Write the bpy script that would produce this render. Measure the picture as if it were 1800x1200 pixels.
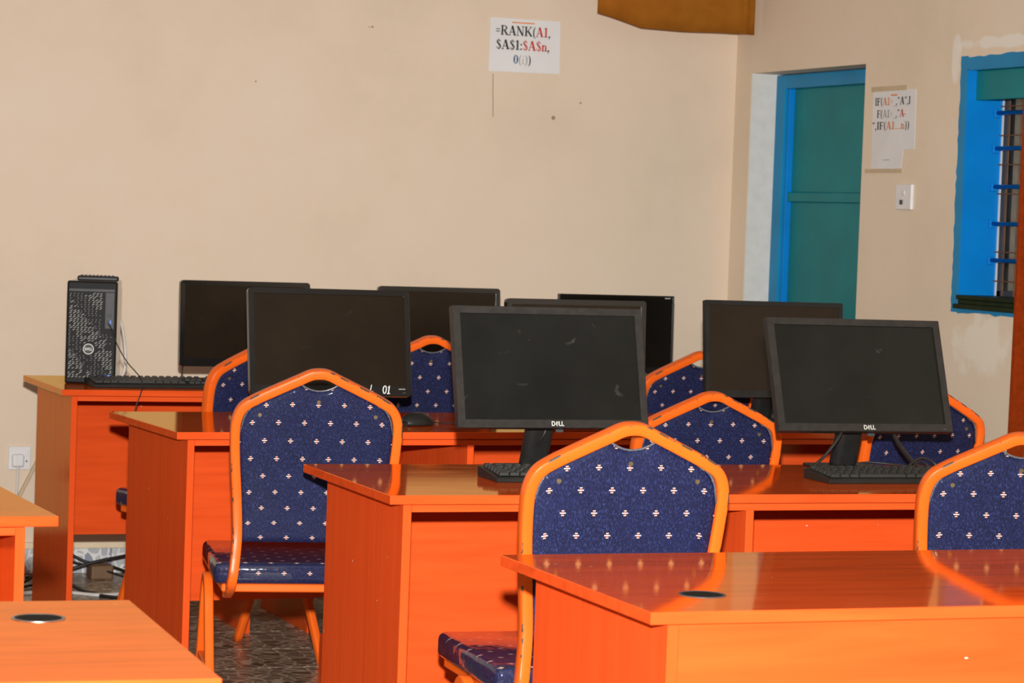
import bpy, bmesh, math, random
from mathutils import Vector, Matrix
random.seed(7)
R = math.radians
scene = bpy.context.scene
for o in list(bpy.data.objects): bpy.data.objects.remove(o)
COL = scene.collection

# ------------------------------------------------------------------ camera
CAMH = 1.311
yaw, pitch, roll = R(21.3495), R(-2.6602), R(2.0509)
FWD = Vector((math.sin(yaw)*math.cos(pitch), math.cos(yaw)*math.cos(pitch), math.sin(pitch)))
r0 = Vector((math.cos(yaw), -math.sin(yaw), 0)); u0 = r0.cross(FWD)
RGT = math.cos(roll)*r0 + math.sin(roll)*u0
UPV = -math.sin(roll)*r0 + math.cos(roll)*u0
cam_d = bpy.data.cameras.new('camera'); cam = bpy.data.objects.new('camera', cam_d); COL.objects.link(cam)
M = Matrix.Identity(4)
for i in range(3):
    M[i][0] = RGT[i]; M[i][1] = UPV[i]; M[i][2] = -FWD[i]
M[2][3] = CAMH
cam.matrix_world = M
cam_d.sensor_width = 36.0; cam_d.lens = 4686.08/1800*36
cam_d.dof.use_dof = True; cam_d.dof.focus_distance = 5.7; cam_d.dof.aperture_fstop = 14
cam_d.clip_start = .05
scene.camera = cam

# ------------------------------------------------------------------ world, lights, exposure
world = bpy.data.worlds.new('world'); scene.world = world; world.use_nodes = True
world.node_tree.nodes['Background'].inputs[0].default_value = (.62, .66, .72, 1)
world.node_tree.nodes['Background'].inputs[1].default_value = .5
fl = bpy.data.lights.new('camera_flash', 'AREA'); fl.shape = 'DISK'; fl.size = .07; fl.energy = 284; fl.color = (1, 1, .98); fl.spread = R(120)
flo = bpy.data.objects.new('camera_flash', fl); COL.objects.link(flo)
flo.matrix_world = Matrix.Translation(Vector((0, 0, CAMH)) + UPV*.24 + RGT*.0 + FWD*.02) @ M.to_3x3().to_4x4()
for i, y in enumerate((3.2, 7.0)):      # unseen fill lamps added at the left wall to brighten the right wall
    al = bpy.data.lights.new('left_wall_fill', 'AREA'); al.shape = 'RECTANGLE'; al.size = 1.5; al.size_y = 1.1; al.energy = 8; al.color = (1, .97, .93)
    ao = bpy.data.objects.new('left_wall_fill', al); COL.objects.link(ao)
    ao.location = (-2.42, y, 1.75); ao.rotation_euler = (0, R(-90), 0)
vs = scene.view_settings
vs.view_transform = 'Standard'; vs.look = 'None'; vs.gamma = 1; vs.use_curve_mapping = False; vs.exposure = 0.0

# ------------------------------------------------------------------ materials
MATS = {}
def newmat(name):
    m = bpy.data.materials.new(name); m.use_nodes = True
    nt = m.node_tree; b = nt.nodes['Principled BSDF']; MATS[name] = m
    return m, nt, b
def N(nt, t, **kw):
    n = nt.nodes.new(t)
    for k, v in kw.items():
        if k.startswith('i_'):
            key = k[2:]; key = int(key) if key.isdigit() else key.replace('_', ' ')
            n.inputs[key].default_value = v
        else: setattr(n, k, v)
    return n
def L(nt, a, b): nt.links.new(a, b)
def rgba(c): return (c[0], c[1], c[2], 1)
def coords(nt, scale=(1,1,1), kind='Object'):
    tc = N(nt, 'ShaderNodeTexCoord'); mp = N(nt, 'ShaderNodeMapping'); mp.inputs['Scale'].default_value = scale
    L(nt, tc.outputs[kind], mp.inputs['Vector']); return mp.outputs[0]
def ramp(nt, fac, stops):
    r = N(nt, 'ShaderNodeValToRGB'); e = r.color_ramp.elements
    e[0].position, e[0].color = stops[0][0], rgba(stops[0][1]); e[1].position, e[1].color = stops[-1][0], rgba(stops[-1][1])
    for p, c in stops[1:-1]:
        x = e.new(p); x.color = rgba(c)
    L(nt, fac, r.inputs[0]); return r.outputs[0]
def math_(nt, op, a, b=None, c=None):
    n = N(nt, 'ShaderNodeMath', operation=op)
    for i, v in enumerate((a, b, c)):
        if v is None: continue
        if isinstance(v, (int, float)): n.inputs[i].default_value = v
        else: L(nt, v, n.inputs[i])
    return n.outputs[0]
def mix(nt, fac, a, b):
    n = N(nt, 'ShaderNodeMix', data_type='RGBA')
    if isinstance(fac, (int, float)): n.inputs[0].default_value = fac
    else: L(nt, fac, n.inputs[0])
    for i, v in ((6, a), (7, b)):
        if isinstance(v, tuple): n.inputs[i].default_value = rgba(v)
        else: L(nt, v, n.inputs[i])
    return n.outputs[2]
def bump(nt, b, h, strength, dist=.002):
    n = N(nt, 'ShaderNodeBump'); n.inputs['Strength'].default_value = strength; n.inputs['Distance'].default_value = dist
    L(nt, h, n.inputs['Height']); L(nt, n.outputs[0], b.inputs['Normal'])
def plain(name, col, rough=.5, var=.12, scale=25, metal=0, coat=0, spec=.5, bumps=0):
    m, nt, b = newmat(name)
    v = coords(nt); n = N(nt, 'ShaderNodeTexNoise', i_Scale=scale, i_Detail=4.0); L(nt, v, n.inputs['Vector'])
    c2 = tuple(min(1, x*(1+var)) for x in col); c1 = tuple(x*(1-var) for x in col)
    L(nt, ramp(nt, n.outputs[0], [(.3, c1), (.7, c2)]), b.inputs['Base Color'])
    b.inputs['Roughness'].default_value = rough; b.inputs['Metallic'].default_value = metal
    b.inputs['Coat Weight'].default_value = coat; b.inputs['Coat Roughness'].default_value = .08
    b.inputs['Specular IOR Level'].default_value = spec
    if bumps: bump(nt, b, n.outputs[0], bumps)
    return m
LAM = (.70, .078, .0145)
def wood(name, scale, rough=.08, col=LAM, fine=1.0, k=1.0):
    """orange laminate: diffuse body, Fresnel weighted glossy coat tinted amber to imitate warm-graded reflections"""
    m, nt, b = newmat(name)
    v = coords(nt, scale)
    n1 = N(nt, 'ShaderNodeTexNoise', i_Scale=1.0, i_Detail=5.0, i_Roughness=.55, i_Distortion=1.6); L(nt, v, n1.inputs['Vector'])
    v2 = coords(nt, tuple(q*3.5 for q in scale))
    n2 = N(nt, 'ShaderNodeTexNoise', i_Scale=1.0, i_Detail=3.0); L(nt, v2, n2.inputs['Vector'])
    n0 = N(nt, 'ShaderNodeTexNoise', i_Scale=2.2, i_Detail=3.0); L(nt, coords(nt), n0.inputs['Vector'])
    c1 = ramp(nt, n1.outputs[0], [(.25, tuple(x*(1-.17*fine) for x in col)), (.5, col), (.75, (col[0]*(1+.07*fine), col[1]*(1+.14*fine), col[2]*(1+.12*fine)))])
    f = ramp(nt, n2.outputs[0], [(.35, (.90, .86, .86)), (.62, (1.03, 1.04, 1.04))])
    mm = N(nt, 'ShaderNodeMix', data_type='RGBA', blend_type='MULTIPLY'); L(nt, n0.outputs[0], mm.inputs[0])
    L(nt, c1, mm.inputs[6]); L(nt, f, mm.inputs[7])
    n3 = N(nt, 'ShaderNodeTexNoise', i_Scale=55.0, i_Detail=2.0); L(nt, coords(nt, (.6, 1, 1)), n3.inputs['Vector'])
    chip = math_(nt, 'GREATER_THAN', n3.outputs[0], .775)      # pale chips in the laminate
    df = N(nt, 'ShaderNodeBsdfDiffuse'); L(nt, mix(nt, chip, mm.outputs[2], (.75, .5, .33)), df.inputs[0])
    gl = N(nt, 'ShaderNodeBsdfGlossy'); gl.inputs[0].default_value = (1, .80, .36, 1)  # amber tint put on the reflections to imitate colour grading
    L(nt, ramp(nt, n2.outputs[0], [(.3, (rough*.7,)*3), (.7, (rough*1.4,)*3)]), gl.inputs['Roughness'])
    fr = N(nt, 'ShaderNodeFresnel'); fr.inputs[0].default_value = 1.52
    ms = N(nt, 'ShaderNodeMixShader'); L(nt, math_(nt, 'MULTIPLY', fr.outputs[0], k), ms.inputs[0]); L(nt, df.outputs[0], ms.inputs[1]); L(nt, gl.outputs[0], ms.inputs[2])
    out = [n for n in nt.nodes if n.type == 'OUTPUT_MATERIAL'][0]; nt.nodes.remove(b); L(nt, ms.outputs[0], out.inputs[0])
    return m
wood('wood_x', (1.1, 14, 14), .10, k=.8); wood('wood_z', (16, 16, .7), .12, fine=.6, k=.62); wood('wood_top', (1.5, 12, 12), .06, fine=1.5)
wood('wood_edge', (1.2, 60, 120), .25, k=.6)

def wallmat(name, col, patches=()):
    m, nt, b = newmat(name)
    v = coords(nt)
    n1 = N(nt, 'ShaderNodeTexNoise', i_Scale=1.7, i_Detail=7.0, i_Roughness=.62); L(nt, v, n1.inputs['Vector'])
    n2 = N(nt, 'ShaderNodeTexNoise', i_Scale=34.0, i_Detail=4.0); L(nt, v, n2.inputs['Vector'])
    c = ramp(nt, n1.outputs[0], [(.3, tuple(x*.93 for x in col)), (.5, col), (.72, (col[0]*1.03, col[1]*1.035, col[2]*1.08))])
    c = mix(nt, math_(nt, 'MULTIPLY', n2.outputs[0], .12), c, tuple(x*.85 for x in col))
    sep = N(nt, 'ShaderNodeSeparateXYZ'); L(nt, v, sep.inputs[0])
    n3 = N(nt, 'ShaderNodeTexNoise', i_Scale=14.0, i_Detail=5.0); L(nt, v, n3.inputs['Vector'])
    for (ax, a, z, ra, rz, pc) in patches:      # patches of bare filler plaster, ragged outline
        da = math_(nt, 'DIVIDE', math_(nt, 'SUBTRACT', sep.outputs[ax], a), ra)
        dz = math_(nt, 'DIVIDE', math_(nt, 'SUBTRACT', sep.outputs[2], z), rz)
        d = math_(nt, 'ADD', math_(nt, 'MULTIPLY', da, da), math_(nt, 'MULTIPLY', dz, dz))
        d = math_(nt, 'ADD', d, math_(nt, 'MULTIPLY', math_(nt, 'SUBTRACT', n3.outputs[0], .5), 2.6))
        k = N(nt, 'ShaderNodeMapRange'); k.inputs[1].default_value = 1.0; k.inputs[2].default_value = .55; L(nt, d, k.inputs[0])
        c = mix(nt, math_(nt, 'MULTIPLY', k.outputs[0], .75), c, pc)
    L(nt, c, b.inputs['Base Color']); b.inputs['Roughness'].default_value = .62
    b.inputs['Specular IOR Level'].default_value = .3
    bump(nt, b, n2.outputs[0], .12, .003)
    return m
WALL = (.70, .565, .43)
wallmat('wall_back', WALL)
wallmat('wall_right', (.74, .61, .46), patches=[(1, 7.42, .95, .17, .10, (.80, .74, .62)), (1, 7.655, 1.89, .035, .08, (.80, .76, .68)), (1, 7.35, 1.925, .30, .022, (.80, .76, .68))])
wallmat('wall_plain', (.45, .37, .28))  # unseen walls only, darkened to cut bounced light
plain('ceiling_dim', (.42, .38, .32), .8)  # unseen ceiling, colour darkened to cut bounced light
plain('plaster_white', (.66, .64, .60), .7, .05)
plain('cream_paint', (.72, .58, .40), .5, .05)

def fabric(name, coat, deep=(.0030, .0046, .026), lite=(.025, .034, .118)):
    m, nt, b = newmat(name)
    tc = N(nt, 'ShaderNodeTexCoord'); sep = N(nt, 'ShaderNodeSeparateXYZ'); L(nt, tc.outputs['Object'], sep.inputs[0])
    u = sep.outputs[0]; v = math_(nt, 'ADD', sep.outputs[2], sep.outputs[1])
    # woven speckle
    n1 = N(nt, 'ShaderNodeTexNoise', i_Scale=1.0, i_Detail=2.0); L(nt, coords(nt, (520, 420, 170)), n1.inputs['Vector'])
    n2 = N(nt, 'ShaderNodeTexNoise', i_Scale=9.0, i_Detail=4.0); L(nt, tc.outputs['Object'], n2.inputs['Vector'])
    c = ramp(nt, n1.outputs[0], [(.42, deep), (.54, tuple(x*1.5 for x in deep)), (.68, lite)])
    c = mix(nt, ramp(nt, n2.outputs[0], [(.35, (0,0,0)), (.7, (.35,)*3)]), c, tuple(x*2.1 for x in deep))
    # little woven motifs in staggered rows: white dash, red heart, orange dashes above and below
    RS, CS = .0340, .0605
    row = math_(nt, 'DIVIDE', v, RS); ri = math_(nt, 'FLOOR', row); dv = math_(nt, 'MULTIPLY', math_(nt, 'SUBTRACT', math_(nt, 'SUBTRACT', row, ri), .5), RS)
    odd = math_(nt, 'MULTIPLY', math_(nt, 'FLOORED_MODULO', ri, 2.0), .5)
    cu = math_(nt, 'ADD', math_(nt, 'DIVIDE', u, CS), odd); du = math_(nt, 'MULTIPLY', math_(nt, 'SUBTRACT', math_(nt, 'SUBTRACT', cu, math_(nt, 'FLOOR', cu)), .5), CS)
    au = math_(nt, 'ABSOLUTE', du)
    def box_(cv, hv, hu):
        a = math_(nt, 'LESS_THAN', math_(nt, 'ABSOLUTE', math_(nt, 'SUBTRACT', dv, cv)), hv)
        return math_(nt, 'MULTIPLY', a, math_(nt, 'LESS_THAN', au, hu))
    c = mix(nt, box_(.0034, .0008, .0026), c, (.70, .45, .34))
    c = mix(nt, box_(-.0034, .0008, .0026), c, (.70, .40, .25))
    c = mix(nt, box_(0, .0028, .0018), c, (.30, .03, .02))
    c = mix(nt, box_(0, .0008, .0058), c, (.72, .60, .55))
    L(nt, c, b.inputs['Base Color'])
    b.inputs['Roughness'].default_value = .75; b.inputs['Specular IOR Level'].default_value = .25
    b.inputs['Coat Weight'].default_value = coat; b.inputs['Coat Roughness'].default_value = .07
    n4 = N(nt, 'ShaderNodeTexNoise', i_Scale=16.0, i_Detail=3.0); L(nt, tc.outputs['Object'], n4.inputs['Vector'])
    bp = N(nt, 'ShaderNodeBump'); bp.inputs['Strength'].default_value = .35; bp.inputs['Distance'].default_value = .006
    L(nt, n4.outputs[0], bp.inputs['Height']); L(nt, bp.outputs[0], b.inputs['Coat Normal'])
    bump(nt, b, n1.outputs[0], .3, .001)
    return m
fabric('fabric_back', .12); fabric('fabric_seat', 1.0)

def worn_paint(name, col, wear=(.07, .05, .035), thr=.70, spec=.4):
    m, nt, b = newmat(name)
    v = coords(nt); n1 = N(nt, 'ShaderNodeTexNoise', i_Scale=42.0, i_Detail=5.0, i_Roughness=.65); L(nt, v, n1.inputs['Vector'])
    n2 = N(nt, 'ShaderNodeTexNoise', i_Scale=5.0, i_Detail=3.0); L(nt, v, n2.inputs['Vector'])
    c = ramp(nt, n2.outputs[0], [(.3, tuple(x*.88 for x in col)), (.7, tuple(min(1, x*1.1) for x in col))])
    s = math_(nt, 'ADD', math_(nt, 'MULTIPLY', n1.outputs[0], .75), math_(nt, 'MULTIPLY', n2.outputs[0], .3))
    k = N(nt, 'ShaderNodeMapRange'); k.inputs[1].default_value = thr; k.inputs[2].default_value = thr+.03; L(nt, s, k.inputs[0])
    L(nt, mix(nt, k.outputs[0], c, wear), b.inputs['Base Color'])
    b.inputs['Roughness'].default_value = .32; b.inputs['Specular IOR Level'].default_value = spec
    return m
worn_paint('chair_paint', (.78, .118, .0105), thr=.74, spec=.2)
worn_paint('chair_worn', (.74, .105, .010), thr=.535, spec=.2)
worn_paint('blue_paint', (.002, .20, .60), wear=(.35, .42, .5), thr=.735, spec=.2)
worn_paint('teal_paint', (.002, .185, .20), wear=(.012, .24, .21), thr=.66, spec=.15)
worn_paint('frame_blue', (.003, .21, .43), wear=(.3, .38, .4), thr=.74, spec=.2)
plain('black_plastic', (.013, .0125, .0115), .4, .2, spec=.22)
plain('bezel_plastic', (.022, .0195, .0175), .42, .2, 60, spec=.25)
plain('key_plastic', (.014, .0135, .012), .55, .2)
plain('matte_black', (.012, .011, .010), .7, .1, spec=.06)
plain('tower_black', (.0075, .0073, .007), .5, .2, spec=.12)
plain('gloss_black', (.010, .0095, .009), .12, .1)
plain('cable_black', (.012, .011, .010), .5)
plain('cable_white', (.62, .60, .56), .5, .05)
plain('white_plastic', (.70, .69, .68), .35, .04)
plain('grey_plastic', (.050, .050, .052), .45, spec=.2)
plain('slot_grey', (.46, .45, .41), .5, .3, 400, spec=.2)
plain('silver_mark', (.62, .60, .55), .4, .05)
plain('white_mark', (.85, .85, .83), .6, .05)
plain('usb_blue', (.01, .13, .65), .4)
plain('tape_beige', (.52, .40, .25), .5, .08)
plain('ink_black', (.02, .018, .016), .8, .1); plain('ink_red', (.55, .035, .015), .8, .1); plain('ink_orange', (.70, .22, .04), .8); plain('ink_blue', (.01, .09, .19), .8); plain('ink_grey', (.35, .34, .33), .8)
plain('paper_white', (.70, .69, .68), .8, .04, 6)
plain('dark_green', (.010, .019, .006), .45, .3, spec=.1)
plain('curtain_cloth', (.46, .058, .006), .8, .15, 60, spec=.08)
plain('brown_cloth', (.50, .19, .022), .85, .08, 20, spec=.08)
plain('steel', (.45, .44, .42), .3, .1, metal=1)
plain('rust', (.16, .065, .02), .8, .3)
plain('pipe_clear', (.10, .10, .12), .25, .5, 200)
plain('brass', (.20, .15, .08), .4, .2, metal=.6)
plain('brown_box', (.15, .08, .035), .6)
plain('grout', (.30, .25, .20), .8)
plain('crack_dark', (.28, .21, .13), .9)

def screenmat(name, col, dust):
    m, nt, b = newmat(name)
    v = coords(nt); n = N(nt, 'ShaderNodeTexNoise', i_Scale=7.0, i_Detail=6.0, i_Roughness=.6); L(nt, v, n.inputs['Vector'])
    c = ramp(nt, n.outputs[0], [(.35, tuple(x*.85 for x in col)), (.7, tuple(x*1.25 for x in col))])
    n2 = N(nt, 'ShaderNodeTexNoise', i_Scale=20.0, i_Detail=4.0, i_Distortion=.7); L(nt, v, n2.inputs['Vector'])
    k = N(nt, 'ShaderNodeMapRange'); k.inputs[1].default_value = .675; k.inputs[2].default_value = .86; L(nt, n2.outputs[0], k.inputs[0])
    L(nt, mix(nt, math_(nt, 'MULTIPLY', k.outputs[0], dust), c, (.12, .12, .115)), b.inputs['Base Color'])
    b.inputs['Roughness'].default_value = .24; b.inputs['Specular IOR Level'].default_value = .22
    return m
screenmat('screen_grey', (.0085, .0090, .0080), .6); screenmat('screen_brown', (.0140, .0088, .0048), .15); screenmat('screen_black', (.0035, .003, .0022), .05)

def pebble(name, dark, mid, lite, edge, scale, rough):
    m, nt, b = newmat(name)
    v = coords(nt)
    nz = N(nt, 'ShaderNodeTexNoise', i_Scale=14.0, i_Detail=2.0); L(nt, v, nz.inputs['Vector'])
    vm = N(nt, 'ShaderNodeMix', data_type='RGBA'); vm.inputs[0].default_value = .06; L(nt, v, vm.inputs[6]); L(nt, nz.outputs[1], vm.inputs[7])
    e = N(nt, 'ShaderNodeTexVoronoi', feature='DISTANCE_TO_EDGE'); e.inputs['Scale'].default_value = scale; L(nt, vm.outputs[2], e.inputs['Vector'])
    f = N(nt, 'ShaderNodeTexVoronoi', feature='F1'); f.inputs['Scale'].default_value = scale; L(nt, vm.outputs[2], f.inputs['Vector'])
    sx = N(nt, 'ShaderNodeSeparateColor'); L(nt, f.outputs['Color'], sx.inputs[0])
    c = ramp(nt, sx.outputs[0], [(.0, dark), (.5, mid), (1.0, lite)])
    k = N(nt, 'ShaderNodeMapRange'); k.inputs[1].default_value = .05; k.inputs[2].default_value = .10; L(nt, e.outputs['Distance'], k.inputs[0])
    L(nt, mix(nt, k.outputs[0], edge, c), b.inputs['Base Color']); b.inputs['Roughness'].default_value = rough
    return m
pebble('floor_pebble', (.10, .08, .058), (.19, .155, .115), (.30, .25, .18), (.52, .43, .31), 24, .3)
pebble('skirting_pebble', (.10, .13, .25), (.40, .42, .46), (.50, .52, .50), (.75, .74, .72), 25, .2)
m, nt, b = newmat('glass')
b.inputs['Base Color'].default_value = (.8, .82, .8, 1); b.inputs['Roughness'].default_value = .05; b.inputs['Transmission Weight'].default_value = 1.0; b.inputs['IOR'].default_value = 1.1
m, nt, b = newmat('outside_wall')
v = coords(nt); n = N(nt, 'ShaderNodeTexNoise', i_Scale=2.2, i_Detail=5.0); L(nt, v, n.inputs['Vector'])
L(nt, ramp(nt, n.outputs[0], [(.3, (.30, .27, .23)), (.5, (.55, .50, .43)), (.7, (.80, .72, .60))]), b.inputs['Base Color'])

# ------------------------------------------------------------------ mesh helpers
def obj(name, bm, mat, parent=None, smooth=False, loc=None, rotz=None):
    me = bpy.data.meshes.new(name); bmesh.ops.recalc_face_normals(bm, faces=bm.faces[:]); bm.to_mesh(me); bm.free()
    mats = mat if isinstance(mat, (list, tuple)) else [mat]
    for x in mats: me.materials.append(MATS[x])
    if smooth:
        for p in me.polygons: p.use_smooth = True
    o = bpy.data.objects.new(name, me); COL.objects.link(o)
    if parent: o.parent = parent
    if loc: o.location = loc
    if rotz is not None: o.rotation_euler = (0, 0, rotz)
    return o
def clone(o, parent, loc=None, rot=None):
    c = o.copy(); COL.objects.link(c); c.parent = parent
    if loc is not None: c.location = loc
    if rot is not None: c.rotation_euler = rot
    return c
def tag(o, label, cat, group=None):
    o['label'] = label; o['category'] = cat
    if group: o['group'] = group
    return o
def thing(name, label, cat, loc=(0,0,0), rotz=0, group=None):
    o = bpy.data.objects.new(name, None); o.empty_display_size = .1; COL.objects.link(o)
    o.location = loc; o.rotation_euler = (0, 0, rotz); return tag(o, label, cat, group)
def struct(o): o['kind'] = 'structure'; return o
def box(bm, x0, x1, y0, y1, z0, z1, bev=0, seg=1):
    vs_ = [bm.verts.new(p) for p in ((x0,y0,z0),(x1,y0,z0),(x1,y1,z0),(x0,y1,z0),(x0,y0,z1),(x1,y0,z1),(x1,y1,z1),(x0,y1,z1))]
    fs = [bm.faces.new([vs_[i] for i in f]) for f in ((3,2,1,0),(4,5,6,7),(0,1,5,4),(1,2,6,5),(2,3,7,6),(3,0,4,7))]
    if bev:
        ed = list({e for f in fs for e in f.edges})
        bmesh.ops.bevel(bm, geom=ed, offset=bev, segments=seg, affect='EDGES', profile=.5)
    return bm
def BX(*a, **k): return box(bmesh.new(), *a, **k)
def cyl(bm, c, axis, r, h, n=24, r2=None):
    ax = Vector(axis).normalized(); t = ax.orthogonal().normalized(); s = ax.cross(t); c = Vector(c)
    A = []; B = []
    for i in range(n):
        a = 2*math.pi*i/n; d = t*math.cos(a)+s*math.sin(a)
        A.append(bm.verts.new(c+d*r)); B.append(bm.verts.new(c+ax*h+d*(r if r2 is None else r2)))
    for i in range(n): bm.faces.new((A[i], A[(i+1)%n], B[(i+1)%n], B[i]))
    bm.faces.new(A[::-1]); bm.faces.new(B); return bm
def catmull(P, n=8, closed=False):
    P = [Vector(p) for p in P]; out = []
    for i in range(len(P)-1):
        p0 = P[max(i-1,0)]; p1 = P[i]; p2 = P[i+1]; p3 = P[min(i+2,len(P)-1)]
        for k in range(n):
            t = k/n
            out.append(.5*((2*p1)+(-p0+p2)*t+(2*p0-5*p1+4*p2-p3)*t*t+(-p0+3*p1-3*p2+p3)*t**3))
    out.append(P[-1]); return out
def sweep(bm, path, prof, ref=None, worn=()):
    """sweep closed profile [(a,b)] along path; b axis follows ref (function of point) made orthogonal to the tangent"""
    rings = []; prev = None
    for i, p in enumerate(path):
        t = (path[min(i+1,len(path)-1)]-path[max(i-1,0)]).normalized()
        rv = Vector(ref(p)) if callable(ref) else (Vector(ref) if ref is not None else (prev or t.orthogonal()))
        b_ = (rv - t*rv.dot(t)).normalized(); a_ = t.cross(b_); prev = b_
        rings.append([bm.verts.new(p+a_*q[0]+b_*q[1]) for q in prof])
    n = len(prof)
    for i in range(len(rings)-1):
        for k in range(n):
            fc = bm.faces.new((rings[i][k], rings[i][(k+1)%n], rings[i+1][(k+1)%n], rings[i+1][k]))
            if k in worn: fc.material_index = 1
    bm.faces.new(rings[0][::-1]); bm.faces.new(rings[-1]); return bm
def rrect(w, h, r, n=3):
    out = []
    for cx, cy, a0 in ((w/2-r, h/2-r, 0), (-w/2+r, h/2-r, 90), (-w/2+r, -h/2+r, 180), (w/2-r, -h/2+r, 270)):
        for i in range(n+1):
            a = R(a0+90*i/n); out.append((cx+r*math.cos(a), cy+r*math.sin(a)))
    return out
def circ(r, n=8): return [(r*math.cos(2*math.pi*i/n), r*math.sin(2*math.pi*i/n)) for i in range(n)]
def cable(name, pts, r, mat, parent=None, n=8):
    return obj(name, sweep(bmesh.new(), catmull(pts, n), circ(r, 8)), mat, parent, True)

# ---- stroke lettering: every glyph is a list of strokes [(x, y, width), ...] in units of the cap height
T, H = .19, .075
def ln(x0, y0, x1, y1, w): return [(x0, y0, w), (x1, y1, w)]
SER = {
 'R': (.90, [ln(.2,0,.2,1,T), [(.2,.96,H),(.48,.96,H),(.62,.9,.13),(.67,.75,T),(.6,.59,.13),(.46,.52,H),(.2,.52,H)], ln(.42,.52,.76,.02,T), ln(.04,.03,.38,.03,H), ln(.04,.97,.3,.97,H), ln(.66,.03,.9,.03,H)]),
 'A': (.88, [ln(.13,.02,.42,1,H), ln(.42,1,.72,.02,T+.02), ln(.22,.34,.6,.34,H), ln(0,.03,.27,.03,H), ln(.56,.03,.88,.03,H)]),
 'N': (.92, [ln(.17,0,.17,1,H), ln(.16,.98,.76,.02,T), ln(.76,0,.76,1,H), ln(.03,.03,.32,.03,H), ln(.02,.97,.25,.97,H), ln(.6,.97,.92,.97,H)]),
 'K': (.94, [ln(.2,0,.2,1,T), ln(.28,.4,.74,.97,H), ln(.4,.56,.8,.03,T), ln(.04,.03,.37,.03,H), ln(.04,.97,.37,.97,H), ln(.6,.97,.88,.97,H), ln(.64,.03,.95,.03,H)]),
 '(': (.38, [[(.32,1.02,.05),(.17,.78,.12),(.12,.4,.15),(.17,.02,.12),(.32,-.22,.05)]]),
 ')': (.38, [[(.06,1.02,.05),(.21,.78,.12),(.26,.4,.15),(.21,.02,.12),(.06,-.22,.05)]]),
 '1': (.54, [ln(.28,0,.28,1,T), ln(.08,.86,.28,.98,H), ln(.08,.03,.48,.03,H)]),
 ',': (.30, [ln(.14,.14,.14,0,T), ln(.18,.05,.07,-.2,H)]),
 '.': (.26, [ln(.12,.0,.12,.14,.14)]),
 '$': (.60, [[(.5,.76,.1),(.42,.9,.08),(.28,.95,.08),(.14,.86,.13),(.13,.7,.15),(.28,.55,.17),(.44,.4,.17),(.5,.24,.15),(.44,.09,.12),(.28,.03,.08),(.12,.1,.08),(.07,.24,.1)], ln(.3,-.1,.3,1.1,.05)]),
 ':': (.30, [ln(.14,.0,.14,.16,.17), ln(.14,.48,.14,.64,.17)]),
 'n': (.64, [ln(.16,0,.16,.64,T*.9), [(.2,.48,.06),(.34,.63,.1),(.46,.55,.15),(.48,.4,T*.9),(.48,0,T*.9)], ln(.03,.03,.29,.03,H), ln(.37,.03,.62,.03,H), ln(.03,.62,.2,.62,H)]),
 '0': (.58, [[(.29,.98,.07),(.14,.82,.14),(.1,.5,T),(.14,.17,.14),(.29,.01,.07),(.44,.17,.14),(.48,.5,T),(.44,.82,.14),(.29,.98,.07)]]),
 '=': (.58, [ln(.06,.6,.5,.6,.09), ln(.06,.36,.5,.36,.09)]),
 'I': (.40, [ln(.2,0,.2,1,T), ln(.04,.03,.36,.03,H), ln(.04,.97,.36,.97,H)]),
 'F': (.72, [ln(.2,0,.2,1,T), ln(.04,.03,.4,.03,H), ln(.04,.96,.66,.96,H), ln(.2,.52,.48,.52,H), ln(.64,.98,.64,.74,H), ln(.48,.62,.48,.42,H)]),
 '>': (.56, [ln(.08,.72,.5,.46,.06), ln(.5,.46,.08,.2,.06)]),
 '_': (.58, [ln(0,-.14,.56,-.14,.06)]),
 '“': (.46, [ln(.12,.98,.12,.76,.13), ln(.32,.98,.32,.76,.13)]),
 '”': (.46, [ln(.12,.98,.12,.76,.13), ln(.32,.98,.32,.76,.13)]),
 '-': (.38, [ln(.05,.34,.32,.34,.12)]),
 '…': (.24, [ln(.02,.06,.2,.06,.09)]),
 'i': (.34, [ln(.16,0,.16,.62,.09), ln(.04,.03,.28,.03,.05), ln(.16,.8,.16,.92,.1)]),
}
W_ = .17
SANS = {
 'D': (.86, [ln(.1,0,.1,1,W_), [(.1,.92,W_),(.45,.92,W_),(.66,.78,W_),(.72,.5,W_),(.66,.22,W_),(.45,.08,W_),(.1,.08,W_)]]),
 'E': (.78, [ln(.10,.30,.52,.02,.13), ln(.20,.62,.62,.34,.13), ln(.30,.94,.72,.66,.13), ln(.10,.28,.33,.95,.13)]),
 'L': (.62, [ln(.1,0,.1,1,W_), ln(.02,.08,.56,.08,W_)]),
 'l': (.62, [[(.34,1.05,.09),(.22,.5,.10),(.10,.02,.10)], [(.10,.04,.10),(.3,.06,.10),(.5,.14,.09)]]),
 'o': (.62, [[(.36,.98,.10),(.18,.82,.10),(.1,.42,.10),(.16,.06,.10),(.3,.02,.10),(.46,.2,.10),(.54,.6,.10),(.5,.9,.10),(.36,.98,.10)]]),
 'j': (.55, [[(.14,.76,.10),(.34,1.02,.10),(.24,.5,.11),(.16,.0,.11)], [(-.02,.0,.10),(.36,.02,.10)]]),
}
def stroke_poly(bm, pts, tf):
    P = [Vector((p[0], p[1])) for p in pts]
    Lr = []
    for i in range(len(P)):
        d = P[min(i+1,len(P)-1)]-P[max(i-1,0)]
        if d.length < 1e-6: d = P[1]-P[0]
        d.normalize(); n = Vector((-d.y, d.x))*pts[i][2]/2
        Lr.append((bm.verts.new(tf(P[i]+n)), bm.verts.new(tf(P[i]-n))))
    for i in range(len(Lr)-1): bm.faces.new((Lr[i][0], Lr[i][1], Lr[i+1][1], Lr[i+1][0]))
def text_width(s, font): return sum(font[c][0] for c in s if c in font) + .25*s.count(' ')
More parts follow.
